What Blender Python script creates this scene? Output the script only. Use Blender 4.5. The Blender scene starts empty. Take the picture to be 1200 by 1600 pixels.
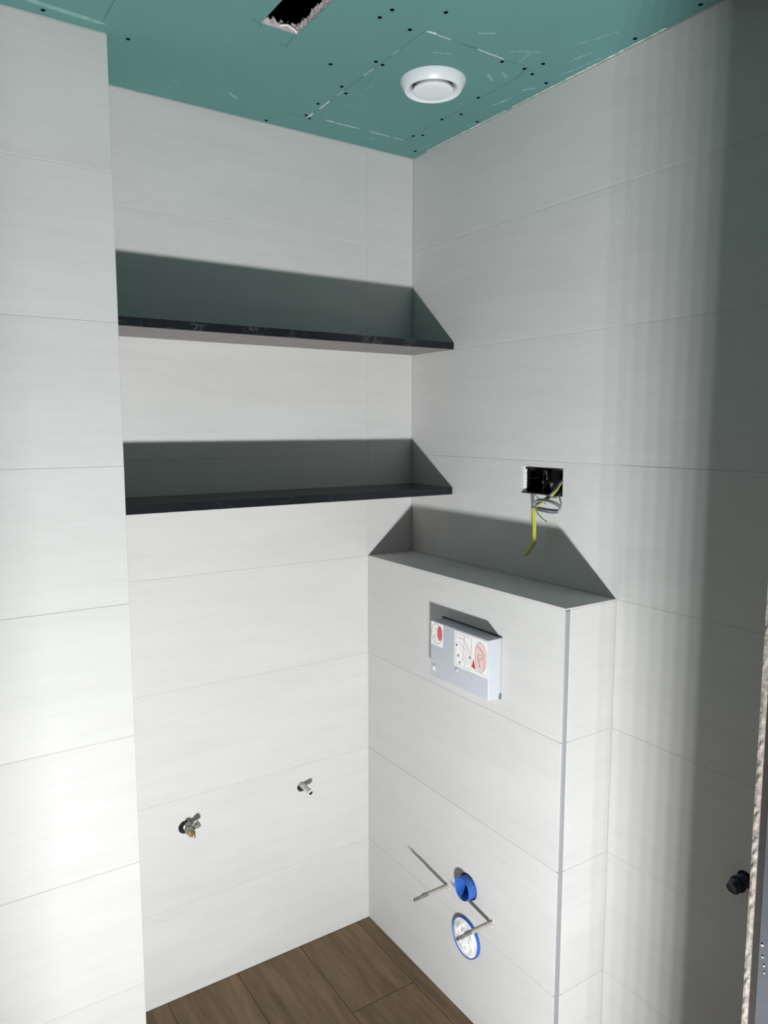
import bpy, bmesh, math, random
from mathutils import Vector, Matrix
from mathutils.geometry import tessellate_polygon
random.seed(7)
SC = bpy.context.scene
COL = SC.collection

# ------------------------------------------------------------------ camera, world, light, exposure
cam_data = bpy.data.cameras.new('camera')
cam = bpy.data.objects.new('camera', cam_data); COL.objects.link(cam)
YAW, PITCH = 0.58423, -0.11474
cam.location = (-1.3308, -1.8570, 1.5491)
cam.rotation_euler = (math.pi/2 + PITCH, 0.0, -YAW)
cam_data.sensor_fit = 'VERTICAL'; cam_data.sensor_height = 24.0
cam_data.lens = 1157.8 * 24.0 / 1600.0
cam_data.clip_start = 0.02; cam_data.clip_end = 30
SC.camera = cam

world = bpy.data.worlds.new('world'); SC.world = world; world.use_nodes = True
world.node_tree.nodes['Background'].inputs[0].default_value = (0.8, 0.9, 1.0, 1)
world.node_tree.nodes['Background'].inputs[1].default_value = 0.02
SC.view_settings.view_transform = 'Standard'
SC.view_settings.look = 'None'
SC.view_settings.exposure = 0.0
SC.view_settings.gamma = 1.0
SC.view_settings.use_curve_mapping = False

# the LED work lamp standing on the floor below the camera (its housing is built further down)
LAMP = Vector((-1.308, -2.030, 0.125))
LAMP_YAW, LAMP_TILT = 0.63, 0.86
LAMP_POWER = 78.0
LAMP_W, LAMP_H, LAMP_N = 0.168, 0.045, 9
LAMP_COL = (0.985, 1.0, 1.0)

# ------------------------------------------------------------------ measured room
H = 2.3317                      # ceiling
NX, PY = -0.9204, -0.2285       # niche: left end, depth of the wall in front of it
BD, BL, BH = 0.160, 0.787, 1.1656    # cistern boxing: depth, length, height
J = [2.0656 - .3*k for k in range(7)]    # tile joints, J[3] = BH
JX, JY = -0.750, -1.5386        # far corner of the door opening
T = 0.009                       # tile thickness
JW = 0.0011                     # joint width

# ------------------------------------------------------------------ materials
def mat(name, col, rough=.5, metal=0, spec=.5):
    m = bpy.data.materials.new(name); m.use_nodes = True
    b = m.node_tree.nodes['Principled BSDF']
    b.inputs['Base Color'].default_value = (*col, 1)
    b.inputs['Roughness'].default_value = rough
    b.inputs['Metallic'].default_value = metal
    b.inputs['Specular IOR Level'].default_value = spec
    return m
class NT:
    def __init__(s, m): s.t = m.node_tree; s.b = s.t.nodes['Principled BSDF']
    def n(s, typ, **kw):
        nd = s.t.nodes.new(typ)
        for k, v in kw.items():
            if k.startswith('i_'): nd.inputs[k[2:].replace('_', ' ')].default_value = v
            else: setattr(nd, k, v)
        return nd
    def l(s, a, b): s.t.links.new(a, b)
    def coord(s, scale, kind='pos'):
        mp = s.n('ShaderNodeMapping')
        if kind == 'pos':
            g = s.n('ShaderNodeNewGeometry'); s.l(g.outputs['Position'], mp.inputs[0])
        else:
            g = s.n('ShaderNodeTexCoord'); s.l(g.outputs['Object'], mp.inputs[0])
        mp.inputs['Scale'].default_value = scale
        return mp
    def noise(s, scale, vscale=(1,1,1), detail=4, rough=.55, kind='pos', offset=False):
        mp = s.coord(vscale, kind)
        if offset:
            oi = s.n('ShaderNodeObjectInfo')
            mu = s.n('ShaderNodeMath', operation='MULTIPLY'); mu.inputs[1].default_value = 17.0
            s.l(oi.outputs['Random'], mu.inputs[0])
            cb = s.n('ShaderNodeCombineXYZ')
            for k in range(3): s.l(mu.outputs[0], cb.inputs[k])
            s.l(cb.outputs[0], mp.inputs['Location'])
        nz = s.n('ShaderNodeTexNoise'); nz.inputs['Scale'].default_value = scale
        nz.inputs['Detail'].default_value = detail; nz.inputs['Roughness'].default_value = rough
        s.l(mp.outputs[0], nz.inputs['Vector'])
        return nz.outputs['Fac']
    def ramp(s, fac, stops):
        r = s.n('ShaderNodeValToRGB'); e = r.color_ramp.elements
        while len(e) > 1: e.remove(e[-1])
        e[0].position = stops[0][0]; e[0].color = (*stops[0][1], 1)
        for p, c in stops[1:]:
            q = e.new(p); q.color = (*c, 1)
        s.l(fac, r.inputs[0]); return r.outputs[0]
    def mix(s, fac, a, b, mode='MIX'):
        m = s.n('ShaderNodeMix', data_type='RGBA', blend_type=mode)
        for v, k in ((fac, 0), (a, 6), (b, 7)):
            if isinstance(v, (int, float)): m.inputs[k].default_value = v
            elif isinstance(v, tuple): m.inputs[k].default_value = (*v, 1)
            else: s.l(v, m.inputs[k])
        return m.outputs[2]
    def bump(s, h, strength, dist=.002):
        b = s.n('ShaderNodeBump'); b.inputs['Strength'].default_value = strength
        b.inputs['Distance'].default_value = dist
        s.l(h, b.inputs['Height']); s.l(b.outputs[0], s.b.inputs['Normal'])
    def col(s, c): s.l(c, s.b.inputs['Base Color'])

def g3(v): return (v, v, v)
def tile_material():
    m = mat('wall_tile', (.6, .6, .59), .42, spec=.25); t = NT(m)
    streak = t.noise(2.2, (1.3, 1.3, 14), 6, .6, offset=True)
    cloud = t.noise(3.0, (1, 1, 2.4), 5, .6, offset=True)
    fine = t.noise(24, (.6, .6, 7), 3, .6, offset=True)
    c = t.ramp(streak, [(.30, (.534, .532, .525)), (.5, (.550, .548, .541)), (.72, (.561, .559, .553))])
    c2 = t.ramp(cloud, [(.35, g3(.98)), (.65, g3(1.015))])
    c = t.mix(1.0, c, c2, 'MULTIPLY')
    c3 = t.ramp(fine, [(.30, g3(.98)), (.5, g3(1.0)), (.72, g3(1.02))])
    t.col(t.mix(1.0, c, c3, 'MULTIPLY'))
    t.bump(fine, .12, .0012)
    rr = t.n('ShaderNodeMapRange'); rr.inputs[1].default_value = .3; rr.inputs[2].default_value = .7
    rr.inputs[3].default_value = .42; rr.inputs[4].default_value = .6
    t.l(cloud, rr.inputs[0]); t.l(rr.outputs[0], t.b.inputs['Roughness'])
    return m
def board_material():
    m = mat('green_plasterboard', (.12, .32, .28), .75, spec=.2); t = NT(m)
    base = t.noise(2.5, (1, 1, 1), 4)
    c = t.ramp(base, [(.3, (.096, .218, .206)), (.7, (.107, .240, .227))])
    a = t.noise(9, (1, 1, 1), 5, .65)
    b = t.noise(40, (1, 2.5, 1), 3, .6)
    ma = t.ramp(a, [(.60, g3(0)), (.70, g3(.22))])
    mb = t.ramp(b, [(.55, g3(0)), (.68, g3(1))])
    t.col(t.mix(t.mix(1.0, ma, mb, 'MULTIPLY'), c, (.28, .42, .39)))
    t.bump(b, .06, .001)
    return m
def plank_material():
    m = mat('brown_wood_plank', (.14, .10, .07), .5, spec=.35); t = NT(m)
    grain = t.noise(7, (5, .55, 1), 6, .6, offset=True)
    broad = t.noise(2.0, (3.0, .5, 1), 3, .5, offset=True)
    fine = t.noise(50, (5, .35, 1), 3, .6, offset=True)
    c = t.ramp(grain, [(.28, (.115, .080, .050)), (.48, (.165, .120, .078)), (.62, (.205, .152, .102)), (.75, (.235, .180, .125))])
    k = t.ramp(broad, [(.3, g3(.80)), (.7, g3(1.12))])
    c = t.mix(1, c, t.mix(1, k, (1.36, 1.20, .98), 'MULTIPLY'), 'MULTIPLY')
    k = t.ramp(fine, [(.3, g3(.88)), (.7, g3(1.08))])
    t.col(t.mix(1, c, k, 'MULTIPLY'))
    t.bump(fine, .12, .0008)
    return m
def stone_material():
    m = mat('black_stone', (.008, .009, .011), .22, spec=.35); t = NT(m)
    a = t.noise(30, (1, 1, 1), 6, .7)
    b = t.noise(11, (1, 1, 1.5), 3, .6)
    wv = t.ramp(a, [(.485, g3(0)), (.5, g3(1)), (.515, g3(0))])
    mb = t.ramp(b, [(.51, g3(0)), (.64, g3(1))])
    sp = t.noise(260, (1, 1, 1), 2, .5)
    ms = t.ramp(sp, [(.70, g3(0)), (.76, g3(.8))])
    f = t.mix(1, wv, mb, 'MULTIPLY')
    f = t.mix(.8, f, t.mix(1, ms, mb, 'MULTIPLY'), 'ADD')
    t.col(t.mix(f, (.010, .0115, .0145), (.16, .16, .165)))
    t.bump(a, .15, .0006)
    return m
def noisy(name, c1, c2, scale, rough=.6, metal=0, bump=.2, dist=.001, detail=5, vs=(1,1,1), kind='obj'):
    m = mat(name, c1, rough, metal); t = NT(m)
    n = t.noise(scale, vs, detail, .6, kind)
    t.col(t.ramp(n, [(.3, c1), (.7, c2)])); t.bump(n, bump, dist)
    return m
M_TILE = tile_material(); M_BOARD = board_material(); M_PLANK = plank_material(); M_STONE = stone_material()
M_GROUT = noisy('light_grout', (.42, .42, .41), (.50, .50, .49), 60, .9, kind='pos')
M_FLOORGROUT = noisy('brown_floor_joint', (.035, .026, .019), (.055, .042, .03), 60, .9)
M_RAW = noisy('grey_raw_stone', (.17, .158, .155), (.215, .20, .198), 30, .8, bump=.1)
M_TRIM = noisy('brushed_aluminium', (.42, .43, .45), (.46, .47, .49), 90, .5, .5, .05, .0005, vs=(1, 1, .02))
M_WHITE = noisy('white_vent_plastic', (.66, .70, .72), (.68, .72, .74), 20, .35, bump=.02)
M_COVER = noisy('grey_white_plastic', (.43, .455, .50), (.46, .485, .53), 12, .45, bump=.02)
M_STICKER = noisy('white_sticker', (.74, .73, .72), (.79, .78, .77), 40, .5, bump=.02)
M_INK = mat('black_ink', (.06, .06, .065), .6)
M_REDINK = mat('red_ink', (.42, .05, .05), .6)
M_PINK = mat('pink_print', (.72, .52, .52), .6)
M_CRIM = mat('crimson_print', (.60, .11, .15), .6)
M_BLUE = noisy('blue_plastic', (.018, .085, .36), (.028, .115, .42), 30, .45, bump=.08)
M_BLUEDK = noisy('navy_tape', (.008, .008, .030), (.028, .028, .06), 60, .4, bump=.6, dist=.002)
M_BAG = noisy('white_plastic_film', (.66, .66, .67), (.74, .74, .74), 25, .55, bump=.3, dist=.002)
M_SLEEVE = noisy('beige_plastic_sleeve', (.30, .28, .245), (.40, .375, .33), 70, .6, bump=.15)
M_STEEL = noisy('dull_zinc_steel', (.26, .265, .25), (.38, .38, .36), 80, .42, .85, .1)
M_BRASS = noisy('worn_brass', (.34, .23, .13), (.48, .35, .22), 90, .4, .8, .1)
M_CHROME = noisy('stained_chrome', (.25, .245, .23), (.42, .41, .39), 60, .35, .7, .1)
M_PIPE = noisy('pale_grey_pipe', (.52, .53, .52), (.60, .61, .60), 40, .5, bump=.05)
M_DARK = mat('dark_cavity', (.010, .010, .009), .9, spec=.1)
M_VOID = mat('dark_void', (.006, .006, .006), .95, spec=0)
M_BOX = mat('black_box_plastic', (.006, .006, .006), .2, spec=.5)
M_GYPSUM = noisy('broken_gypsum', (.30, .27, .285), (.58, .55, .56), 130, .95, bump=1.0, dist=.004, kind='pos')
M_CHIP = noisy('white_gypsum_chip', (.62, .63, .60), (.75, .76, .73), 60, .9)
M_SMEAR = noisy('dried_filler_smear', (.135, .27, .25), (.22, .375, .35), 60, .85, kind='pos')
M_PENCIL = mat('pencil_line', (.035, .09, .08), .8)
M_SCREW = mat('screw_recess', (.003, .004, .004), .9, spec=0)
M_WGREY = noisy('grey_wire', (.13, .145, .165), (.19, .205, .225), 90, .4, bump=.03)
M_WNAVY = mat('navy_wire', (.02, .028, .09), .4)
M_WLT = mat('pale_blue_grey_wire', (.20, .22, .26), .4)
M_YEL = noisy('yellow_green_wire', (.55, .50, .03), (.62, .56, .05), 8, .45, bump=0)
M_GRN = mat('green_wire_stripe', (.16, .24, .03), .45)
M_COPPER = mat('copper_tip', (.45, .25, .12), .35, 1)
M_TILEEDGE = noisy('broken_tile_edge', (.13, .11, .095), (.34, .30, .275), 120, .9, bump=.7, dist=.002, kind='pos')
M_BROWN = noisy('brown_backing_board', (.009, .0055, .004), (.016, .010, .007), 60, .9, kind='pos')
M_BLUEGREY = noisy('blue_grey_render', (.034, .040, .049), (.056, .064, .074), 14, .8, bump=.3, kind='pos')
M_SPLAT = mat('white_plaster_splash', (.6, .6, .58), .9)
M_CONC = noisy('grey_render', (.10, .10, .098), (.14, .14, .135), 6, .9, kind='pos')
M_LAMPBODY = mat('black_lamp_housing', (.02, .02, .02), .5)
M_LAMPYEL = mat('yellow_lamp_frame', (.55, .38, .03), .5)

# ------------------------------------------------------------------ mesh helpers
def obj(name, bm, m, parent=None, smooth=False, loc=None):
    bmesh.ops.recalc_face_normals(bm, faces=bm.faces[:])
    me = bpy.data.meshes.new(name); bm.to_mesh(me); bm.free()
    for x in (m if isinstance(m, (list, tuple)) else [m]): me.materials.append(x)
    if smooth:
        for p in me.polygons: p.use_smooth = True
        me.set_sharp_from_angle(angle=math.radians(40))
    o = bpy.data.objects.new(name, me); COL.objects.link(o)
    if parent: o.parent = parent
    if loc: o.location = loc
    return o
def struct(o): o['kind'] = 'structure'; return o
def thing(name, label, cat, loc=(0,0,0), group=None):
    o = bpy.data.objects.new(name, None); COL.objects.link(o); o.location = loc
    o.empty_display_size = .05
    o['label'] = label; o['category'] = cat
    if group: o['group'] = group
    return o
def tag(o, label, cat, group=None):
    o['label'] = label; o['category'] = cat
    if group: o['group'] = group
    return o
def box(bm, lo, hi, mi=0):
    vs = [bm.verts.new((x, y, z)) for x in (lo[0], hi[0]) for y in (lo[1], hi[1]) for z in (lo[2], hi[2])]
    for f in ((0,1,3,2), (4,6,7,5), (0,4,5,1), (2,3,7,6), (0,2,6,4), (1,5,7,3)):
        fc = bm.faces.new([vs[i] for i in f]); fc.material_index = mi
    return vs
def bevel_box(lo, hi, b=.001, seg=2):
    bm = bmesh.new(); box(bm, lo, hi)
    bmesh.ops.bevel(bm, geom=bm.edges[:], offset=b, segments=seg, affect='EDGES', profile=.6)
    return bm
# plane frames: P(u,v,w) with w = distance out of the wall
FR = {'back': lambda u, v, w, d: (u, d - w, v),     # faces -y, at y=d
      'right': lambda u, v, w, d: (d - w, u, v),    # faces -x, at x=d
      'left': lambda u, v, w, d: (d + w, u, v),     # faces +x
      'front': lambda u, v, w, d: (u, d + w, v),    # faces +y
      'floor': lambda u, v, w, d: (u, v, d + w), 'ceil': lambda u, v, w, d: (u, v, d - w)}
def circ(u, v, r, n=28, jag=0, seed=0):
    rr = random.Random(seed)
    return [(u + (r + jag*rr.uniform(-1, 1))*math.cos(2*math.pi*i/n), v + (r + jag*rr.uniform(-1, 1))*math.sin(2*math.pi*i/n)) for i in range(n)]
def slab(plane, d, rect, thick, holes=(), ch=.0005, front=0.0, outer=None, tilt=0):
    """flat piece, front face at distance `front` out of the plane, back at -thick"""
    P = FR[plane]; bm = bmesh.new()
    u0, v0, u1, v1 = rect if rect else (0,0,0,0)
    out = outer or [(u0, v0), (u1, v0), (u1, v1), (u0, v1)]
    if outer: ins = outer; ch = 0
    else: ins = [(u0+ch, v0+ch), (u1-ch, v0+ch), (u1-ch, v1-ch), (u0+ch, v1-ch)]
    rr = [random.uniform(-1, 1)*tilt for _ in out]
    loops = [ins] + [list(h) for h in holes]
    fr = [[bm.verts.new(P(u, v, front + (rr[i] if k == 0 else 0), d)) for i, (u, v) in enumerate(lp)] for k, lp in enumerate(loops)]
    bk = [[bm.verts.new(P(u, v, -thick, d)) for u, v in lp] for lp in ([out] + loops[1:])]
    for ring in (fr, bk):
        flat = [v for lp in ring for v in lp]
        src = loops if ring is fr else [out] + loops[1:]
        tris = tessellate_polygon([[Vector((u, v, 0)) for u, v in lp] for lp in src])
        for t in tris:
            try: bm.faces.new([flat[i] for i in t])
            except ValueError: pass
    if ch > 0:
        mid = [bm.verts.new(P(u, v, front - ch, d)) for u, v in out]
        n = len(out)
        for i in range(n):
            bm.faces.new([fr[0][i], fr[0][(i+1) % n], mid[(i+1) % n], mid[i]])
            bm.faces.new([mid[i], mid[(i+1) % n], bk[0][(i+1) % n], bk[0][i]])
        k0 = 1
    else: k0 = 0
    for k in range(k0, len(loops)):
        n = len(loops[k])
        for i in range(n): bm.faces.new([fr[k][i], fr[k][(i+1) % n], bk[k][(i+1) % n], bk[k][i]])
    return bm
def lathe(profile, axis='z', n=40, at=(0,0,0), flip=1):
    """profile of (r, h); axis along +h*flip"""
    bm = bmesh.new(); rings = []
    for r, h in profile:
        ring = []
        for i in range(n):
            a = 2*math.pi*i/n; c, s = r*math.cos(a), r*math.sin(a); h_ = h*flip
            v = {'z': (c, s, h_), 'x': (h_, c, s), 'y': (c, h_, s)}[axis]
            ring.append(bm.verts.new((v[0]+at[0], v[1]+at[1], v[2]+at[2])))
        rings.append(ring)
    for a, b in zip(rings, rings[1:]):
        for i in range(n):
            bm.faces.new([a[i], a[(i+1) % n], b[(i+1) % n], b[i]])
    for ring, (r, h) in ((rings[0], profile[0]), (rings[-1], profile[-1])):
        if r > 0 and r < 1e-4 or profile[0] is not profile[-1]:
            pass
    return bm, rings
def lathe_obj(name, profile, m, parent, axis='z', n=40, at=(0,0,0), flip=1, caps=(True, True)):
    bm, rings = lathe(profile, axis, n, at, flip)
    if caps[0]: bm.faces.new(rings[0])
    if caps[1]: bm.faces.new(rings[-1])
    return obj(name, bm, m, parent, smooth=True)
def catmull(pts, k=6):
    P = [Vector(p) for p in pts]; out = []
    for i in range(len(P)-1):
        a = P[max(i-1, 0)]; b = P[i]; c = P[i+1]; d = P[min(i+2, len(P)-1)]
        for j in range(k):
            t = j/k
            out.append(.5*((2*b) + (c-a)*t + (2*a-5*b+4*c-d)*t*t + (3*b-a-3*c+d)*t**3))
    out.append(P[-1]); return out
def tube(bm, pts, r, n=8, mi=0, stripe=None):
    pts = [Vector(p) for p in pts]; rings = []
    up = Vector((0.3, .2, 1)).normalized()
    for i, p in enumerate(pts):
        t = (pts[min(i+1, len(pts)-1)] - pts[max(i-1, 0)]).normalized()
        a = t.cross(up)
        if a.length < 1e-3: a = t.cross(Vector((1, 0, 0)))
        a.normalize(); b = t.cross(a); up = b.cross(t) if False else up
        rr = r[i] if isinstance(r, (list, tuple)) else r
        rings.append([bm.verts.new(p + rr*(math.cos(2*math.pi*k/n)*a + math.sin(2*math.pi*k/n)*b)) for k in range(n)])
    for i, (a, b) in enumerate(zip(rings, rings[1:])):
        for k in range(n):
            f = bm.faces.new([a[k], a[(k+1) % n], b[(k+1) % n], b[k]])
            f.material_index = mi if stripe is None else (1 if k in (2, 7) else 0)
    bm.faces.new(rings[0]); bm.faces.new(rings[-1])

# ------------------------------------------------------------------ holes in the walls (world u, v)
SOCK = (-.619, 1.382, -.478, 1.4495)
sock_poly = [(SOCK[0], SOCK[1]), (SOCK[2], SOCK[1]), (SOCK[2], SOCK[3]), (SOCK[0], SOCK[3])]
VALVE = (-.741, .484); STUB = (-.392, .500); DSTUB = (-1.118, .674)
RODS = [(-.395, .322), (-.570, .320)]
FLUSH = (-.481, .367); WASTE = (-.478, .230)
CUT = (-.5895, .905, -.3635, 1.056)      # flush cover opening

def grow(h, q=.0015):
    cu = sum(u for u, v in h)/len(h); cv = sum(v for u, v in h)/len(h)
    return [(u + q*(1 if u > cu else -1), v + q*(1 if v > cv else -1)) for u, v in h]
def tiles(plane, d, rects, parent, holes=(), tname='tile'):
    for (u0, v0, u1, v1) in rects:
        hs = [h for h in holes if all(u0 < u < u1 and v0 < v < v1 for u, v in h)]
        bm = slab(plane, d, (u0+JW/2, v0+JW/2, u1-JW/2, v1-JW/2), T, hs, front=random.uniform(-.0003, .0003), tilt=.00025)
        obj(tname, bm, M_TILE, parent)
def rows(top, bottom, first=True):
    e = [top] + [z for z in J if bottom < z < top - 1e-4] + [bottom]
    return list(zip(e[1:], e[:-1]))

# ------------------------------------------------------------------ floor
floor = struct(obj('floor', slab('floor', 0, (-2.6, -3.6, .1, .1), .04, ch=0, front=-.0015), M_FLOORGROUT))
FX = [-2.6, -2.405, -2.205, -2.005, -1.805, -1.605, -1.405, -1.205, -1.005, -.804, -.604, -.405, -.205, -.0005]
starts = {-.405: -.305, -.205: -1.1, -.604: -.95, -.804: -.62, -1.005: -.30}
for i in range(len(FX)-1):
    a, b = FX[i], FX[i+1]
    y = -.0007; nxt = starts.get(a, random.uniform(-1.1, -.3))
    while y > -3.55:
        lo = max(nxt, -3.58)
        obj('plank', slab('floor', 0, (a+.0008, lo+.0008, b-.0008, y-.0008), .0014, ch=.0004, front=random.uniform(0, .0002)), M_PLANK, floor)
        y = lo; nxt = y - 1.2

# ------------------------------------------------------------------ back wall of the niche
pipe_holes = [circ(*VALVE, .0185, 24, .0004, 1), circ(*STUB, .0150, 24, .0004, 2)]
wall_back = struct(obj('wall_back', slab('back', T, (NX-.02, 0, 0, H), .05, [grow(h) for h in pipe_holes], ch=0, front=T-.0005), M_GROUT))
XJ = -BD
rl = []
for v0, v1 in rows(H-.002, .001):
    if v1 > BH + 1e-3 or v0 >= BH - 1e-3:
        rl += [(NX, v0, XJ, v1), (XJ, v0, 0-.0005, v1)]
    else: rl.append((NX, v0, XJ+.0005, v1))
tiles('back', 0, rl, wall_back, pipe_holes)
obj('core', slab('back', .075, (NX-.02, 0, 0, H), .06, ch=0), M_DARK, wall_back)

# ------------------------------------------------------------------ right wall
dst_hole = circ(*DSTUB, .017, 24, .0004, 3)
wall_right = struct(obj('wall_right', slab('right', T, (-1.62, 0, T, H), .05, [grow(sock_poly), grow(dst_hole)], ch=0, front=T-.0005), M_GROUT))
rl = [(-1.25, J[0], -.0005, H-.002), (JY-.0, J[0], -1.25, H-.002)]
for k in range(3):
    rl += [(-BL, J[k+1], -.0005, J[k]), (JY, J[k+1], -BL, J[k])]
for v0, v1 in rows(J[3], .001): rl.append((JY, v0, -BL-.0005, v1))
tiles('right', 0, rl, wall_right, [sock_poly, dst_hole])
obj('core', slab('right', .085, (-1.62, 0, T, H), .06, ch=0), M_DARK, wall_right)

# ------------------------------------------------------------------ left wall in front of the niche, with its return
wall_left = struct(obj('wall_left', slab('back', PY+T, (-2.35, 0, NX-.0004, H), .21, ch=0, front=T-.0005), M_GROUT))
rl = []
for v0, v1 in rows(H-.002, .001): rl += [(NX-.9, v0, NX+.0006, v1), (-2.35, v0, NX-.9, v1)]
tiles('back', PY, rl, wall_left)
rl = [(PY+T+.0008, v0, -.0005, v1) for v0, v1 in rows(H-.002, .001)]
for (u0, v0, u1, v1) in rl:
    obj('tile', slab('left', NX, (u0, v0+JW/2, u1, v1-JW/2), .0060, ch=.0004), M_TILE, wall_left)

# ------------------------------------------------------------------ ceiling: green plasterboard on a dark void
CH = (-.678, -.900, -.599, -.4335)       # cut-out for a light
rj = random.Random(5)
def jag_rect(u0, v0, u1, v1, j, step=.006):
    pts = []
    def side(a, b, jj):
        n = max(2, int(math.dist(a, b)/step))
        nx, ny = (b[1]-a[1]), -(b[0]-a[0]); L = math.hypot(nx, ny)
        for i in range(n):
            t = i/n; q = rj.uniform(0, jj) if i else 0
            pts.append((a[0]+(b[0]-a[0])*t - nx/L*q, a[1]+(b[1]-a[1])*t - ny/L*q))
    c = [(u0, v0), (u1, v0), (u1, v1), (u0, v1)]
    js = (j*.4, j, j*.5, j*.4)
    for k in range(4): side(c[k], c[(k+1) % 4], js[k])
    return pts
cut_front = [(CH[0], CH[1]), (CH[2], CH[1]), (CH[2], CH[3]), (CH[0], CH[3])]
PATCH = (-.395, -.590, -.100, -.100)
VENT = (-.250, -.425)
wide_cut = [(CH[0]-.05, CH[1]-.05), (CH[2]+.05, CH[1]-.05), (CH[2]+.05, CH[3]+.05), (CH[0]-.05, CH[3]+.05)]
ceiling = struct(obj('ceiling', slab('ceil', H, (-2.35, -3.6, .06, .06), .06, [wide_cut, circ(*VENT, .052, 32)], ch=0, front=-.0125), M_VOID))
PW = [(PATCH[0], PATCH[1]), (PATCH[2], PATCH[1]), (PATCH[2], PATCH[3]), (PATCH[0], PATCH[3])]
obj('panel', slab('ceil', H, (-1.75, -1.25, .02, .02), .0125, [cut_front, PW], ch=0), M_BOARD, ceiling)
obj('panel', slab('ceil', H, (-1.75, -2.45, .02, -1.2515), .0125, ch=0), M_BOARD, ceiling)
obj('panel', slab('ceil', H, (-2.35, -2.45, -1.7515, .02), .0125, ch=0), M_BOARD, ceiling)
obj('panel', slab('ceil', H, (-2.35, -3.6, .02, -2.4515), .0125, ch=0), M_BOARD, ceiling)
g = .0011
obj('panel', slab('ceil', H, (PATCH[0]+g, PATCH[1]+g, PATCH[2]-g, PATCH[3]-g), .0125, [circ(*VENT, .056, 32)], ch=0, front=0), M_BOARD, ceiling)['label'] = 'square plasterboard patch around the vent'
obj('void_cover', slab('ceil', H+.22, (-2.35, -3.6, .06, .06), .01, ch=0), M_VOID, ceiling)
# broken gypsum lips inside the cut-out: ragged upper edge
def lip(u0, v0, u1, v1, inward, n, amp, seed):
    rr = random.Random(seed); bm = bmesh.new(); prev = None
    for i in range(n+1):
        t = i/n; u = u0+(u1-u0)*t; v = v0+(v1-v0)*t
        q = amp*rr.uniform(.25, 1.0)
        h = .0125 + rr.uniform(-.004, .006)
        cur = [bm.verts.new(FR['ceil'](u, v, -.0006, H)), bm.verts.new(FR['ceil'](u+inward[0]*q*.35, v+inward[1]*q*.35, -h*.55, H)),
               bm.verts.new(FR['ceil'](u+inward[0]*q, v+inward[1]*q, -h, H)), bm.verts.new(FR['ceil'](u, v, -h-.003, H))]
        if prev:
            for k in range(4): bm.faces.new([prev[k], prev[(k+1) % 4], cur[(k+1) % 4], cur[k]])
        prev = cur
    return bm
obj('broken_edge', lip(CH[2], CH[3], CH[2], CH[1], (-1, 0), 130, .0055, 1), M_GYPSUM, ceiling)
obj('broken_edge', lip(CH[0], CH[3], CH[2], CH[3], (0, -1), 22, .005, 2), M_GYPSUM, ceiling)
obj('broken_edge', lip(CH[0], CH[3], CH[0], CH[1], (1, 0), 70, .003, 3), M_GYPSUM, ceiling)
bm = bmesh.new()
tube(bm, catmull([(-.640, -.4350, H+.006), (-.625, -.4400, H+.009), (-.610, -.4370, H+.008), (-.6005, -.4350, H+.004)]), .0022, 6)
obj('torn_paper', bm, M_CHIP, ceiling)
# screws
SCR = [(-1.041,-.250),(-.879,-.231),(-.484,-.366),(-.408,-.430),(-.388,-.426),(-.410,-.287),(-.384,-.262),(-.491,-.615),(-.496,-.580),
       (-.401,-.664),(-.422,-.576),(-.181,-.592+.012),(-.476,-.015),(-.405,-.10),(-.389,-.088),(-.412,-.176),
       (-.100,-.622),(-.086,-.575),(-.118,-.583),(-.028,-.561),(-.030,-.052),(-.103,-.269),(-.082,-.321),(-.017,-.307),(-.108,-.417),
       (-.101,-.140),(-.082,-.158),(-.021,-.947),(-.021,-.80)]
scr0 = None
for (u, v) in SCR:
    if scr0 is None:
        bm, rg = lathe([(.0044, .0006), (.0040, .0002), (.0034, -.0002), (.0008, -.0002)], 'z', 12, (0,0,0), -1)
        bm.faces.new(rg[-1]); bm.faces.new(rg[0])
        scr0 = obj('screw', bm, M_SCREW, ceiling); o = scr0
    else:
        o = scr0.copy(); COL.objects.link(o); o.parent = ceiling
    o.location = (u, v, H-.0003)
# chipped joints, filler smears and pencil marks lie on the board face
def ribbon(plane, d, pts, w, lift=.0004, jag=.3, seed=0):
    rr = random.Random(seed); bm = bmesh.new(); P = FR[plane]
    pv = None; n = len(pts)
    for i, (u, v) in enumerate(pts):
        a = pts[max(i-1, 0)]; b = pts[min(i+1, n-1)]
        dx, dy = b[0]-a[0], b[1]-a[1]; L = math.hypot(dx, dy) or 1
        ww = w*(1 - jag*rr.random())*(.35 if i in (0, n-1) else 1)
        p1 = (u - dy/L*ww/2, v + dx/L*ww/2); p2 = (u + dy/L*ww/2, v - dx/L*ww/2)
        cur = [bm.verts.new(P(*p1, lift, d)), bm.verts.new(P(*p2, lift, d)), bm.verts.new(P(*p2, 0, d)), bm.verts.new(P(*p1, 0, d))]
        if pv:
            for k in range(4): bm.faces.new([pv[k], pv[(k+1) % 4], cur[(k+1) % 4], cur[k]])
        else: bm.faces.new(cur)
        pv = cur
    bm.faces.new(pv); return bm
def seg(a, b, n=10, wob=0, seed=0):
    rr = random.Random(seed)
    return [(a[0]+(b[0]-a[0])*i/n + rr.uniform(-wob, wob), a[1]+(b[1]-a[1])*i/n + rr.uniform(-wob, wob)) for i in range(n+1)]
chips = [((-.3955,-.150),(-.3955,-.205),.0040),((-.395,-.088),(-.396,-.122),.0045),((-.350,-.1005),(-.245,-.1005),.0022),((-.215,-.1005),(-.150,-.1005),.0020),((-.140,-.1005),(-.105,-.1005),.0010),
         ((-.391,-.590),(-.368,-.592),.0080),((-.366,-.5905),(-.33,-.5905),.0018),((-.26,-.5905),(-.185,-.5905),.0020),((-.396,-.36),(-.395,-.40),.0012),
         ((-.396,-.24),(-.395,-.27),.0010),((-.396,-.47),(-.395,-.50),.0008)]
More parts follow.
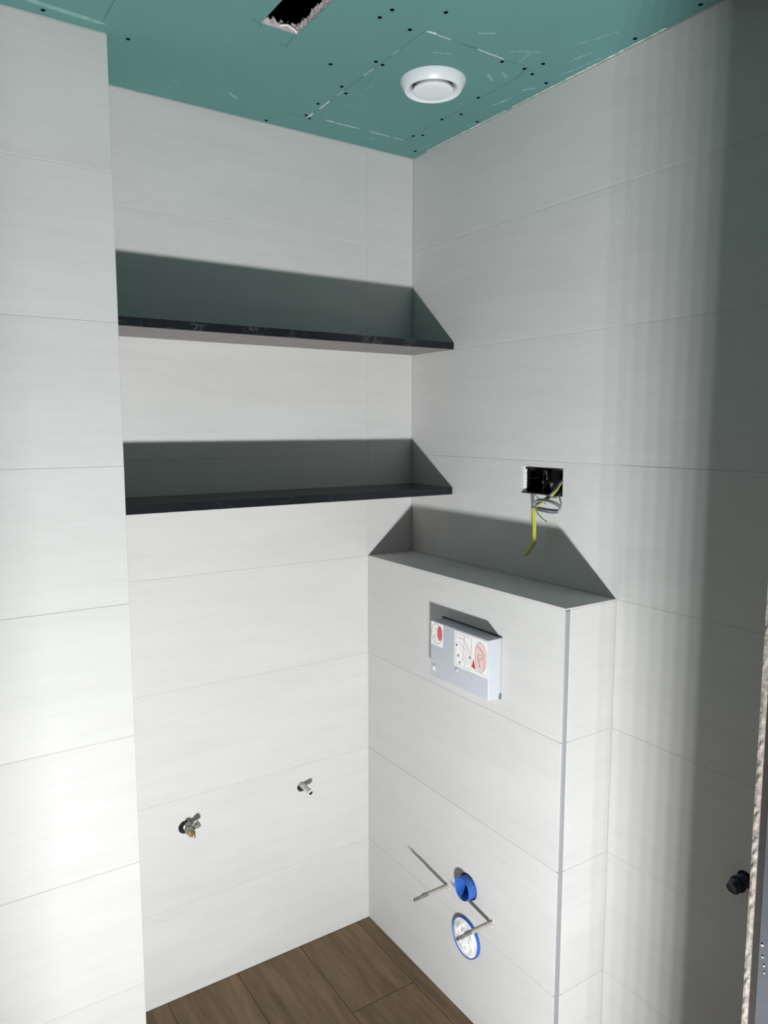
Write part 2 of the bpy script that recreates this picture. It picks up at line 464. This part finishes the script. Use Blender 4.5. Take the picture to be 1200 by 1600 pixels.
for k, (a, b, w) in enumerate(chips):
    obj('gypsum_chip', ribbon('ceil', H, seg(a, b, 16, .0009, k), w, .0007, .9, k), M_CHIP, ceiling)
smears = [((-.20,-.62),(-.13,-.66),.006),((-.10,-.72),(-.07,-.80),.004),((-.06,-.66),(-.05,-.72),.005),((-.30,-.64),(-.27,-.66),.010),
          ((-.15,-.545),(-.12,-.53),.008),((-.17,-.52),(-.135,-.50),.012),((-.33,-.53),(-.29,-.545),.006),((-.05,-.40),(-.04,-.46),.008),
          ((-.62,-.115),(-.585,-.090),.010),((-.75,-.10),(-.73,-.095),.004),((-.20,-.055),(-.175,-.060),.006),((-.26,-.02),(-.23,-.02),.004),
          ((-.05,-.50),(-.03,-.53),.010),((-.15,-.60),(-.155,-.64),.004),((-.36,-.30),(-.35,-.33),.003),((-.02,-.27),(-.014,-.30),.005),
          ((-.030,-.06),(-.022,-.12),.005),((-.35,-.20),(-.34,-.215),.003),((-.03,-.60),(-.012,-.72),.005)]
for k, (a, b, w) in enumerate(smears):
    obj('filler_smear', ribbon('ceil', H, seg(a, b, 14, w*.12, k+40), w, .0003, .8, k+9), M_SMEAR, ceiling)
obj('gypsum_chip', ribbon('ceil', H, seg((-.0028, -.07), (-.0028, -.40), 60, .0004, 91), .0040, .0004, .8, 91), M_CHIP, ceiling)
obj('gypsum_chip', ribbon('ceil', H, seg((-.0028, -.42), (-.0028, -.86), 70, .0004, 92), .0040, .0004, .8, 92), M_CHIP, ceiling)
# pale taped band running along the left wall
obj('filler_smear', ribbon('ceil', H, seg((-1.30,-.290), (-.93,-.262), 20, .0015, 77), .016, .0002, .3, 5), M_SMEAR, ceiling)
for k, (a, b) in enumerate([((-.938,-.268),(-.936,-.40)),((-.602,-.4325),(-.599,-.380)),((-.612,-.383),(-.590,-.377)),((-.680,-.4325),(-.697,-.438)),((-.676,-.434),(-.675,-.424)),
                            ((-.40,-.088),(-.455,-.082)),((-.30,-.5915),(-.25,-.5905)),((-.10,-.53),(-.118,-.60))]):
    obj('pencil_mark', ribbon('ceil', H, seg(a, b, 6, .0002, k+5), .0014, .0002, .3, k), M_PENCIL, ceiling)

# ------------------------------------------------------------------ partition with the door opening (the camera looks in through it)
wf = struct(obj('wall_front', slab('front', JY-.010, (JX+.004, 0, .0, H), .10, ch=0, front=0), M_BLUEGREY))
obj('wall_face', slab('right', JX+.0002, (JY-.110, 0, JY-.0105, H), .004, ch=.0008), M_BLUEGREY, wf)['label'] = 'blue-grey reveal of the door opening'
tl = []
for v0, v1 in rows(H-.002, .001):
    bm = slab('front', JY, (JX+.0004, v0+JW/2, -.010, v1-JW/2), .0050, ch=.0003)
    obj('tile', bm, M_TILE, wf)
# ragged cut edge of the tiles and the brown board behind them
def rough_strip(y0, y1, z0, z1, amp, n, seed):
    rr = random.Random(seed); bm = bmesh.new(); prev = None
    for i in range(n+1):
        z = z0 + (z1-z0)*i/n
        a, b = rr.uniform(0, amp), rr.uniform(0, amp)
        m_ = rr.uniform(.2*amp, 1.3*amp)
        cur = [bm.verts.new((JX+.001, y1, z)), bm.verts.new((JX-a*.6, y1-a*.25, z)), bm.verts.new((JX-m_, (y0+y1)/2, z)), bm.verts.new((JX-b*.5, y0, z)), bm.verts.new((JX+.001, y0, z))]
        if prev:
            for k in range(5): bm.faces.new([prev[k], prev[(k+1) % 5], cur[(k+1) % 5], cur[k]])
        else: bm.faces.new(cur)
        prev = cur
    bm.faces.new(prev); return bm
obj('broken_tile_edge', rough_strip(JY-.0052, JY-.0001, .001, H-.002, .0012, 420, 4), M_TILEEDGE, wf)
obj('backing_board', slab('right', JX+.0006, (JY-.0104, 0, JY-.0053, H), .02, ch=0), M_BROWN, wf)
sp = random.Random(11)
for k in range(6):
    zz = sp.uniform(1.06, 1.35) if k > 3 else (1.108, 1.101, 1.118, 1.095)[k]
    yy = JY - (sp.uniform(.016, .09) if k > 3 else (.0150, .0165, .0140, .0172)[k])
    rad = sp.uniform(.0004, .0010)
    obj('plaster_splash', slab('right', JX+.0002, None, .0001, outer=circ(yy, zz, rad, 7, rad*.35, k), front=.0007), M_SPLAT, wf)
# left side of the opening, lintel, and the landing on the camera's side
LXJ = -1.3185; LYJ = -1.400
wfl = struct(obj('wall_front', slab('front', LYJ-.005, (-2.35, 0, LXJ, H), .230, ch=0, front=0), M_BLUEGREY))
for v0, v1 in rows(H-.002, .001):
    obj('tile', slab('front', LYJ, (-2.34, v0+JW/2, LXJ-.0004, v1-JW/2), .0050, ch=.0003), M_TILE, wfl)
wall_side = struct(obj('wall_side', slab('left', -2.35, (-3.6, 0, PY, H), .06, ch=0), M_CONC))
wall_rear = struct(obj('wall_rear', slab('front', -3.6, (-2.41, 0, .1, H), .06, ch=0), M_CONC))
wall_hall = struct(obj('wall_hall', slab('right', .05, (-3.6, 0, -1.6391, H), .06, ch=0), M_CONC))

# ------------------------------------------------------------------ cistern boxing (half-height tiled wall)
bx = struct(bpy.data.objects.new('wall_cistern', None)); COL.objects.link(bx)
bx['label'] = 'half-height tiled cistern boxing in the corner'
face_holes = [[(CUT[0]-.002, CUT[1]-.002), (CUT[2]+.002, CUT[1]-.002), (CUT[2]+.002, CUT[3]+.002), (CUT[0]-.002, CUT[3]+.002)],
              circ(*RODS[0], .0085, 16, .0008, 5), circ(*RODS[1], .0085, 16, .0008, 6), circ(*FLUSH, .0345, 36), circ(*WASTE, .0585, 44)]
obj('backing', slab('right', -BD+T, (-BL+T, 0, -.0005, BH-T), .02, [grow(h) for h in face_holes], ch=0, front=T-.0005), M_GROUT, bx)
TR = .0135
rl = [(-BL+.0030, v0, -.0002, v1) for v0, v1 in rows(J[3]-.0039, .001)]
def boxtile(u0, v0, u1, v1):
    hs = []
    for h in face_holes:
        if all(v0+.001 < v < v1-.001 for u, v in h): hs.append(h)
    obj('tile', slab('right', -BD, (u0, v0+JW/2, u1-.0005, v1-JW/2), T, hs, front=random.uniform(-.0002, .0002), tilt=.0002), M_TILE, bx)
for r in rl: boxtile(*r)
obj('backing', slab('back', -BL+T, (-BD+T+.012, 0, 0, BH-T), .02, ch=0, front=T-.0005), M_GROUT, bx)
for v0, v1 in rows(J[3]-.0039, .001):
    obj('tile', slab('back', -BL, (-BD+TR+.0008, v0+JW/2, -.0002, v1-JW/2), T, ch=.0004, front=random.uniform(-.0002, .0002)), M_TILE, bx)
obj('top_tile', slab('floor', BH, (-BD, -BL, -.0007, -.0007), .0043, ch=.0006), M_TILE, bx)
obj('backing', slab('floor', BH-.0041, (-BD+T, -BL+T, -.001, -.001), .02, ch=0), M_GROUT, bx)
bm = bmesh.new(); box(bm, (-BD-.0004, -BL-.0006, 0.001), (-BD+TR, -BL+.0022, BH-.0062))
bmesh.ops.bevel(bm, geom=[e for e in bm.edges if abs(e.verts[0].co.z-e.verts[1].co.z) > .5], offset=.0008, segments=2, affect='EDGES')
obj('corner_trim', bm, M_TRIM, bx)['label'] = 'brushed aluminium edge profile'
obj('core', slab('right', -BD+.06, (-BL+.04, 0, -.001, BH-.03), .01, ch=0), M_DARK, bx)

# ------------------------------------------------------------------ shelves
def shelf(label, z, th, seed):
    rr = random.Random(seed)
    y0, y1 = -.2002, -.0006; x0, x1 = NX+.0070, -.0008
    bm = bmesh.new(); N = 90
    A = []
    for i in range(N+1):
        x = x0 + (x1-x0)*i/N
        c1 = .0004 + (.0012*rr.random() if rr.random() < .10 else 0)
        c2 = .0004 + (.0020*rr.random() if rr.random() < .16 else 0)
        A.append([bm.verts.new(p) for p in ((x, y1, z), (x, y0+c1, z), (x, y0, z-c1), (x, y0, z-th+c2), (x, y0+c2, z-th), (x, y1, z-th))])
    for a, b in zip(A, A[1:]):
        for k in range(6):
            f = bm.faces.new([a[k], a[(k+1) % 6], b[(k+1) % 6], b[k]])
            f.material_index = 1 if k in (4, ) else 0
    bm.faces.new(A[0]); bm.faces.new(A[-1])
    o = obj('stone_shelf', bm, [M_STONE, M_RAW])
    return tag(o, label, 'shelf', 'black stone shelves in the niche')
shelf('upper black stone shelf seen from below, grey raw underside showing', 1.7832, .0196, 3)
shelf('lower black stone shelf above the two pipe ends, veined front edge', 1.3762, .0200, 8)

# ------------------------------------------------------------------ ceiling vent
vent = thing('ceiling_vent', 'round white air valve set in the green plasterboard ceiling', 'vent', (VENT[0], VENT[1], H))
lathe_obj('ring', [(.0505, .012), (.0730, .0004), (.0752, -.0006), (.0750, -.0030), (.0655, -.0200), (.0635, -.0222), (.0605, -.0222),
                   (.0530, -.0160), (.0500, -.0080), (.0495, .012)], M_WHITE, vent, 'z', 72, caps=(False, False))
lathe_obj('disc', [(.0380, -.006), (.0435, -.0140), (.0462, -.0200), (.0462, -.0222), (.0445, -.0240), (.0395, -.0252), (.0200, -.0262), (.0005, -.0264)], M_WHITE, vent, 'z', 64)
lathe_obj('spindle', [(.004, .05), (.004, .0)], M_STEEL, vent, 'z', 12)
lathe_obj('duct', [(.0500, .011), (.0500, .10), (.0005, .10)], M_DARK, vent, 'z', 40, caps=(False, True))

# ------------------------------------------------------------------ flush opening cover with stickers
CD = .039
cx = -BD - CD
fc = thing('flush_opening_cover', 'grey-white protective cover box with warning stickers on the cistern boxing', 'cover', (-BD, -.4765, .906))
def loc_mesh(bm, parent): 
    bmesh.ops.translate(bm, verts=bm.verts[:], vec=-Vector(parent.location)); return bm
bm = bevel_box((cx, -.5890, .9060), (-BD+.03, -.3640, 1.0535), .0022, 3)
obj('box', loc_mesh(bm, fc), M_COVER, fc, smooth=True)
FU = lambda s: -.3640 - .2250*s        # 0..1 left to right on the face
FV = lambda t: 1.0535 - .1475*t        # 0..1 downward
def on_face(s, t): return (FU(s), FV(t))
def sheet(s0, t0, s1, t1, lift, m, name, parent):
    bm = slab('right', cx, (FU(s1), FV(t1), FU(s0), FV(t0)), 0, ch=0, front=lift)
    return obj(name, loc_mesh(bm, fc) if parent else bm, m, parent or fc)
def stroke(pts, w, m, name, parent, lift=.0006):
    bm = ribbon('right', cx, [on_face(*p) for p in pts], w, lift, 0, 0)
    return obj(name, loc_mesh(bm, fc), m, parent)
def fill(pts, m, name, parent, lift=.0005):
    bm = slab('right', cx, None, 0, outer=[on_face(*p) for p in pts], front=lift)
    return obj(name, loc_mesh(bm, fc), m, parent)
def ell(cs, ct, rs, rt, n=28): return [(cs + rs*math.cos(2*math.pi*i/n), ct + rt*math.sin(2*math.pi*i/n)) for i in range(n)]
def closed(p): return p + [p[0]]
st1 = sheet(.010, .012, .232, .42, .0003, M_STICKER, 'sticker', fc); st1['label'] = 'white sticker with red oval warning sign'
stroke(closed(ell(.118, .21, .100, .175, 36)), .0008, M_INK, 'print', st1)
stroke([(.03,.13),(.11,.13),(.11,.24)], .0007, M_INK, 'print', st1)
stroke([(.03,.18),(.08,.19)], .0006, M_INK, 'print', st1)
stroke([(.055,.25),(.060,.31),(.075,.25)], .0011, M_INK, 'print', st1)
stroke([(.085,.22),(.080,.30),(.095,.36)], .0009, M_INK, 'print', st1)
fill(ell(.172, .185, .046, .130), M_CRIM, 'print', st1)
for a in ((.140,.10,.204,.11), (.145,.15,.175,.155), (.180,.20,.206,.205), (.150,.23,.170,.25)):
    stroke([(a[0], a[1]), ((a[0]+a[2])/2, a[1]+.012), (a[2], a[3])], .0016, M_REDINK, 'print', st1, .0009)
st2 = sheet(.435, .035, .985, .635, .0003, M_STICKER, 'sticker', fc); st2['label'] = 'wide white sticker with line drawings and red triangle'
stroke(closed([(.46,.07),(.725,.07),(.725,.60),(.46,.60)]), .0006, M_INK, 'print', st2)
stroke([(.50,.12),(.60,.14),(.66,.25),(.69,.30),(.69,.52)], .0011, M_REDINK, 'print', st2)
stroke([(.50,.20),(.58,.26),(.64,.32),(.64,.56)], .0007, M_INK, 'print', st2)
stroke([(.60,.10),(.60,.38),(.58,.52)], .0006, M_INK, 'print', st2)
stroke([(.53,.28),(.63,.46)], .0005, M_INK, 'print', st2)
stroke([(.55,.46),(.62,.50),(.62,.58)], .0005, M_INK, 'print', st2)
for a in ((.475,.27),(.505,.44),(.530,.55),(.70,.40)):
    fill(ell(a[0], a[1], .012, .022, 10), M_INK, 'print', st2)
stroke([(.60,.08),(.61,.13)], .0016, M_INK, 'print', st2)
fill(ell(.875, .325, .088, .235), M_PINK, 'print', st2, .0004)
stroke(closed(ell(.875, .325, .092, .245, 36)), .0007, M_INK, 'print', st2)
stroke([(.82,.16),(.87,.19),(.93,.27),(.93,.52)], .0014, M_REDINK, 'print', st2, .0009)
stroke(closed([(.83,.30),(.88,.28),(.91,.33),(.86,.38)]), .0006, M_INK, 'print', st2, .0009)
stroke([(.86,.38),(.865,.50)], .0006, M_INK, 'print', st2, .0009)
stroke([(.83,.30),(.835,.40),(.865,.50)], .0006, M_INK, 'print', st2, .0009)
fill([(.765,.40),(.800,.56),(.735,.54)], M_REDINK, 'print', st2, .0010)
for k in range(9):
    s0 = .785 + k*.020
    stroke([(s0, .575+k*.002+.006*(k % 2)), (s0+.013, .585+k*.002)], .0018, M_REDINK if k % 4 else M_INK, 'print', st2)
def face_lathe(name, s, t, profile, m, parent):
    u, v = on_face(s, t)
    at = Vector((cx, u, v)) - Vector(fc.location)
    return lathe_obj(name, profile, m, parent, 'x', 28, tuple(at), -1)
face_lathe('knob', .075, .835, [(.0095, -.0002), (.0095, .0010), (.0075, .0014), (.0060, .0006), (.0005, .0003)], M_COVER, fc)
bm = slab('right', cx, (FU(.088), FV(.88), FU(.062), FV(.80)), 0, ch=0, front=.0022); obj('knob_slot', loc_mesh(bm, fc), M_STICKER, fc)
face_lathe('stud', .48, .70, [(.0055, -.0002), (.0050, .0012), (.0025, .0022), (.0004, .0023)], M_COVER, fc)
# dark latch hook low at the right edge
bm = bmesh.new(); tube(bm, catmull([(-BD-.002, -.5905, .918), (-BD-.003, -.5915, .912), (-BD-.004, -.5900, .9075)]), .0012, 6)
obj('latch', loc_mesh(bm, fc), M_DARK, fc)

# ------------------------------------------------------------------ pipes and bolts on the boxing
def rod(label, y, z, seed):
    t = thing('mounting_bolt', label, 'bolt', (-BD, y, z), 'pan mounting bolts')
    rr = random.Random(seed)
    prof = [(.0058, -.018)]
    for i in range(12):
        prof.append((.0058 + .00025*(i % 2), .001 + .0052*i))
    prof += [(.0058, .0640), (.0050, .0655)]
    lathe_obj('sleeve', prof, M_SLEEVE, t, 'x', 18, (0,0,0), -1)
    p = [(.0046, .060), (.0046, .1075), (.0042, .1090), (.0033, .1092), (.0032, .1040)]
    lathe_obj('rod', p, M_STEEL, t, 'x', 16, (0,0,0), -1)
    bm = bmesh.new(); box(bm, (-.083, -.0050, -.0015), (-.066, .0050, .0057))
    bmesh.ops.bevel(bm, geom=bm.edges[:], offset=.0008, segments=2, affect='EDGES')
    obj('clip', bm, M_STEEL, t)
    bm = bmesh.new()
    for k in range(7):
        a = k*.9 + rr.random(); q = .0080
        v = bmesh.ops.create_icosphere(bm, subdivisions=1, radius=.0022*rr.uniform(.7, 1.3))['verts']
        for w in v: w.co = Vector((w.co.x*.6 - .0008, w.co.y + q*math.cos(a), w.co.z + q*math.sin(a)))
    obj('plaster_crumb', bm, M_CHIP, t)
    return t
rod('zinc mounting bolt in beige sleeve left of the blue flush pipe', *RODS[0], 1)
rod('zinc mounting bolt in beige sleeve in front of the white-stuffed waste pipe', *RODS[1], 2)

fp = thing('flush_pipe', 'short blue plastic pipe end standing out between the two mounting bolts', 'pipe', (-BD, *FLUSH))
lathe_obj('pipe', [(.0262, -.035), (.0285, -.035), (.0300, -.010), (.0300, .0195), (.0292, .0215), (.0278, .0218), (.0268, .0205), (.0262, -.035)], M_BLUE, fp, 'x', 48, (0,0,0), -1, caps=(False, False))
lathe_obj('end_cap', [(.0262, -.026), (.0005, -.028)], M_BLUEDK, fp, 'x', 40, (0,0,0), -1)
for k in range(3):
    bm = bmesh.new(); a = .5 + k*.35
    v = bmesh.ops.create_icosphere(bm, subdivisions=1, radius=.0009)['verts']
    for w in v: w.co += Vector((-.006-.003*k, -.0299*math.cos(a), .0299*math.sin(a)))
    obj('plaster_speck', bm, M_CHIP, fp)

wp = thing('waste_pipe', 'wide blue waste pipe stuffed with white plastic film, low on the boxing', 'pipe', (-BD, WASTE[0]-.0025, WASTE[1]-.0035))
lathe_obj('pipe', [(.0490, -.045), (.0518, -.045), (.0518, .0085), (.0513, .0095), (.0505, .0095), (.0498, .0080), (.0490, -.045)], M_BLUE, wp, 'x', 64, (0,0,0), -1, caps=(False, False))
bm = bmesh.new(); rr = random.Random(9); N, R = 36, 12; rings = []
for j in range(R+1):
    rad = .0502*j/R; ring = []
    for i in range(N):
        a = 2*math.pi*i/N
        h = .0050*math.sin(3*a + rad*180) * (j/R)*(1-(j/R)**4) + .004*math.sin(5*a - rad*300)*(1-j/R) + rr.uniform(-.0015, .0015)*(0 < j < R)
        h += .005*(1-(j/R)**2)
        ring.append(bm.verts.new((-.0080 - h + .0015*(j/R)**3, rad*math.cos(a), rad*math.sin(a))))
    rings.append(ring)
for a, b in zip(rings, rings[1:]):
    for i in range(N): bm.faces.new([a[i], a[(i+1) % N], b[(i+1) % N], b[i]])
bmesh.ops.remove_doubles(bm, verts=bm.verts[:], dist=1e-5)
obj('plastic_film', bm, M_BAG, wp, smooth=True)['label'] = 'crumpled white plastic film'

# ------------------------------------------------------------------ pipe ends on the back wall
ps = thing('pipe_stub', 'short pale grey pipe end sticking out under the lower shelf', 'pipe', (STUB[0], 0, STUB[1]))
bm = bmesh.new()
path = catmull([(-.002, .04, .007), (.0015, .0, .005), (.003, -.02, .003), (.004, -.048, .001)], 5)
tube(bm, path, .0078, 20); bm.faces.ensure_lookup_table()
obj('pipe', bm, M_PIPE, ps, smooth=True)
lathe_obj('bore', [(.0082, .000), (.0082, .0006), (.0062, .0008), (.0058, -.010)], M_PIPE, ps, 'y', 24, (.004, -.0478, .001), -1, caps=(False, False))
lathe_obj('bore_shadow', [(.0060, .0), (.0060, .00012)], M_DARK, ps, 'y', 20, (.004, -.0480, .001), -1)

va = thing('angle_valve', 'small stained metal angle valve with brass tip, lower left under the shelves', 'valve', (VALVE[0], 0, VALVE[1]))
lathe_obj('inlet', [(.0095, -.03), (.0095, .006), (.0110, .006), (.0110, .011), (.0085, .012), (.0085, .024)], M_CHROME, va, 'y', 20, (.003, 0, .003), -1)
lathe_obj('body', [(.0060, .014), (.0098, .017), (.0115, .024), (.0115, .034), (.0098, .040), (.0085, .042)], M_CHROME, va, 'y', 22, (.003, 0, .003), -1)
lathe_obj('collar', [(.0090, .041), (.0105, .042), (.0105, .0455), (.0085, .047)], M_BRASS, va, 'y', 6, (.003, 0, .003), -1)
lathe_obj('spindle', [(.0068, .046), (.0068, .054), (.0052, .0555), (.0045, .0555), (.0040, .0640), (.0030, .0648)], M_BRASS, va, 'y', 16, (.003, 0, .003), -1)
bm, rg = lathe([(.0062, .0), (.0062, .010), (.0085, .012), (.0088, .022), (.0078, .0235), (.0062, .0235), (.0060, .016)], 'x', 20, (0,0,0), 1)
bm.faces.new(rg[0]); bm.faces.new(rg[-1])
bmesh.ops.rotate(bm, verts=bm.verts[:], cent=(0,0,0), matrix=Matrix.Rotation(-.45, 3, 'Y'))
bmesh.ops.translate(bm, verts=bm.verts[:], vec=(.009, -.029, .006))
obj('outlet', bm, M_CHROME, va, smooth=True)
lathe_obj('nut', [(.0068, .0), (.0068, .006), (.0050, .0075)], M_CHROME, va, 'z', 6, (.003, -.018, .0125), 1)

ds = thing('taped_pipe_end', 'dark blue taped pipe end sticking out of the shaded right wall', 'pipe', (0, *DSTUB))
bm = bmesh.new(); rr = random.Random(21)
path = catmull([(.03, .0, .0), (.0, .001, -.001), (-.012, .002, -.004), (-.026, .003, -.006), (-.037, .004, -.007)], 4)
tube(bm, path, [.0125 + rr.uniform(-.0012, .0022) for _ in path], 10)
for v in bm.verts: v.co += Vector((rr.uniform(-.0015, .0015), rr.uniform(-.0015, .0015), rr.uniform(-.0015, .0015)))
obj('pipe', bm, M_BLUEDK, ds)
bm = bmesh.new()
tube(bm, [Vector((-.016 - .0006*i, .002 + .0145*math.cos(i*.55), -.004 + .0145*math.sin(i*.55))) for i in range(14)], .0022, 6)
obj('tape_wrap', bm, M_BLUEDK, ds)

# ------------------------------------------------------------------ double back box and its wires
bb = thing('socket_back_box', 'black double flush box recessed in the right wall above the boxing', 'electrical box', (0, -.5485, 1.416))
ym, zm = -.5485, 1.416
def at_bb(bm): bmesh.ops.translate(bm, verts=bm.verts[:], vec=(0, -ym, -zm)); return bm
bm = bmesh.new()
u0, v0, u1, v1 = SOCK[0]+.0012, SOCK[1]+.0012, SOCK[2]-.0105, SOCK[3]-.0015
w = .0014; dp = .048
box(bm, (.003, u0, v0), (dp, u0+w, v1)); box(bm, (.010, u1-w, v0), (dp, u1, v1))
box(bm, (.003, u0, v0), (dp, u1, v0+w)); box(bm, (.004, u0, v1-w), (dp, u1, v1)); box(bm, (dp-.001, u0, v0), (dp+.001, u1, v1))
obj('box_shell', at_bb(bm), M_BOX, bb)
bm = bmesh.new(); box(bm, (.0075, -.5515, v0), (.030, -.5490, v1))
tube(bm, [(.006, -.5500, v1-.004), (.004, -.5510, v1-.02), (.009, -.5495, v0+.03), (.005, -.5500, v0+.004)], .0016, 6)
obj('divider', at_bb(bm), M_BOX, bb)
for k, (yy, zz, s) in enumerate([(-.500, 1.447, .010), (-.515, 1.446, .008), (-.598, 1.4455, .012)]):
    bm = bmesh.new(); box(bm, (.001, yy-s, zz-.0035), (.008, yy+s, zz+.001))
    bmesh.ops.bevel(bm, geom=bm.edges[:], offset=.0008, segments=1, affect='EDGES')
    obj('mounting_ear', at_bb(bm), M_BOX, bb)
for k, pts in enumerate([[(.030,-.500,1.430),(.026,-.512,1.437),(.024,-.520,1.432)], [(.022,-.490,1.418),(.024,-.505,1.420),(.028,-.516,1.422)],
                         [(.010,-.553,1.440),(.012,-.556,1.428),(.014,-.553,1.420)], [(.018,-.560,1.412),(.014,-.568,1.408),(.012,-.574,1.412),(.016,-.566,1.402)],
                         [(.012,-.546,1.418),(.010,-.543,1.412),(.014,-.546,1.408)], [(.006,-.596,1.4470),(.005,-.606,1.4462),(.006,-.614,1.4468)]]):
    bm = bmesh.new(); tube(bm, catmull(pts, 4), .0016 if k != 3 else .0026, 6)
    obj('plastic_scrap', at_bb(bm), M_STEEL if k in (2, 3, 4, 5) else M_BOX, bb)
# tile and plaster edge seen at the left of the recess
bm = lip(0, 0, 0, 0, (0, 0), 1, 0, 0); bm.free()
bm = bmesh.new(); rr = random.Random(6); prev = None
for i in range(31):
    z = SOCK[1]+.001 + (SOCK[3]-SOCK[1]-.002)*i/30
    q = .0040 + rr.uniform(0, .0035)
    cur = [bm.verts.new(p) for p in ((.0095, SOCK[2]+.0002, z), (.0105, SOCK[2]-q, z), (.016, SOCK[2]-q-.0022, z), (.020, SOCK[2]+.0002, z))]
    if prev:
        for k in range(4): bm.faces.new([prev[k], prev[(k+1) % 4], cur[(k+1) % 4], cur[k]])
    prev = cur
obj('plaster_edge', bm, M_CHIP, wall_right)

wb = thing('wire_bundle', 'grey and yellow-green wires coiled and hanging out of the wall box', 'wires', (0, -.590, 1.37))
wo = Vector(wb.location)
def wire(name, pts, r, m, mi=None, dx=0, dy=0, dz=0, k=6, tip=False):
    bm = bmesh.new(); tube(bm, [Vector(p)+Vector((dx, dy, dz))-wo for p in catmull(pts, k)], r, 10, stripe=mi)
    o = obj(name, bm, m, wb, smooth=True)
    return o
main = [(.040,-.604,1.422),(.012,-.610,1.421),(-.008,-.6165,1.414),(-.024,-.618,1.398),(-.034,-.600,1.378),(-.036,-.567,1.359)]
wire('wire', main, .0019, M_WGREY)['label'] = 'grey wire'
wire('wire', main, .0017, M_WNAVY, dz=.0036, dy=-.0008)['label'] = 'navy blue wire'
wire('wire', main, .0017, [M_YEL, M_GRN], True, dz=-.0034, dy=-.002, dx=-.001)['label'] = 'yellow-green wire'
loop = [(-.036,-.566,1.358),(-.040,-.569,1.369),(-.041,-.587,1.3755),(-.040,-.614,1.3755),(-.037,-.637,1.370),(-.035,-.6465,1.362),(-.034,-.640,1.3545),(-.034,-.614,1.3530),(-.035,-.587,1.3545),(-.036,-.563,1.3560)]
wire('wire', loop, .0021, M_WGREY)
wire('wire', loop, .0019, M_WLT, dz=-.0032, dx=-.003, dy=.001)['label'] = 'pale grey wire'
wire('wire', [(.020,-.600,1.392),(-.010,-.618,1.388),(-.030,-.640,1.378),(-.034,-.6475,1.366),(-.033,-.642,1.358)], .0018, M_WGREY)
wire('wire', [(-.036,-.563,1.352),(-.040,-.580,1.3485),(-.040,-.602,1.3465),(-.036,-.622,1.3455),(-.034,-.638,1.3480)], .0020, M_WGREY)
wire('wire', [(-.034,-.560,1.356),(-.038,-.576,1.341),(-.040,-.591,1.332),(-.040,-.609,1.323)], .0014, [M_GRN, M_YEL], True)['label'] = 'short cut yellow-green wire'
yel = [(-.036,-.561,1.358),(-.037,-.561,1.344),(-.036,-.562,1.326),(-.035,-.563,1.305),(-.035,-.563,1.284),(-.036,-.566,1.272),(-.038,-.560,1.258),(-.040,-.549,1.243),(-.041,-.541,1.231)]
for k, (dx, dy) in enumerate([(0, .0026), (-.002, 0), (.001, -.0026)]):
    q = [(x + dx, y + dy + (.0022*(1-k) if i > 5 else 0), z + (.0015*k if i == len(yel)-1 else 0)) for i, (x, y, z) in enumerate(yel)]
    wire('wire', q, .0019, [M_YEL, M_GRN], True)['label'] = 'yellow-green earth wire hanging down'
wire('tie', [(-.034,-.557,1.357),(-.041,-.560,1.354),(-.041,-.567,1.353),(-.034,-.569,1.356)], .0022, M_WGREY)

# ------------------------------------------------------------------ the LED work lamp on the floor of the doorway
wl = thing('work_lamp', 'LED work lamp on the floor in the doorway, tilted up at the niche', 'lamp', (LAMP.x, LAMP.y, 0))
fwd = Vector((math.sin(LAMP_YAW)*math.cos(LAMP_TILT), math.cos(LAMP_YAW)*math.cos(LAMP_TILT), math.sin(LAMP_TILT)))
rgt = Vector((math.cos(LAMP_YAW), -math.sin(LAMP_YAW), 0)); upv = rgt.cross(fwd)
RM = Matrix((rgt, upv, -fwd)).transposed()          # local -z looks along fwd
lz = Vector((0, 0, LAMP.z))
def lampmesh(bm): 
    bmesh.ops.transform(bm, matrix=Matrix.Translation(lz) @ RM.to_4x4(), verts=bm.verts[:]); return bm
obj('housing', lampmesh(bevel_box((-LAMP_W/2-.015, -.045, .004), (LAMP_W/2+.015, .045, .034), .004, 2)), M_LAMPBODY, wl)
bm = bmesh.new()
for s in (-1, 1): tube(bm, [(s*(LAMP_W/2+.020), .0, .015), (s*(LAMP_W/2+.020), -.12, .02)], .005, 8)
tube(bm, [(-(LAMP_W/2+.020), .0, .015), (-(LAMP_W/2+.020), .075, .03), ((LAMP_W/2+.020), .075, .03), ((LAMP_W/2+.020), .0, .015)], .006, 8)
obj('handle', lampmesh(bm), M_LAMPYEL, wl)
for s in (-1, 1):
    bm = bmesh.new()
    a = rgt*s*(LAMP_W/2+.022)
    tube(bm, [a + Vector((0,0,LAMP.z)) - fwd*.015, a + Vector((0,0,.006)) + Vector((rgt.y, -rgt.x, 0))*.05], .005, 8)
    tube(bm, [a + Vector((0,0,.006)) + Vector((rgt.y, -rgt.x, 0))*.06, a + Vector((0,0,.006)) - Vector((rgt.y, -rgt.x, 0))*.08], .006, 8)
    obj('foot', bm, M_LAMPYEL, wl)
for i in range(LAMP_N):
    off = -LAMP_W/2 + LAMP_W*(i+.5)/LAMP_N
    ld = bpy.data.lights.new('led_row', 'AREA'); ld.shape = 'RECTANGLE'
    ld.size = .006; ld.size_y = LAMP_H; ld.energy = LAMP_POWER/LAMP_N; ld.color = LAMP_COL
    lo = bpy.data.objects.new('led_row', ld); COL.objects.link(lo); lo.parent = wl
    lo.matrix_local = Matrix.Translation(lz + rgt*off) @ RM.to_4x4()
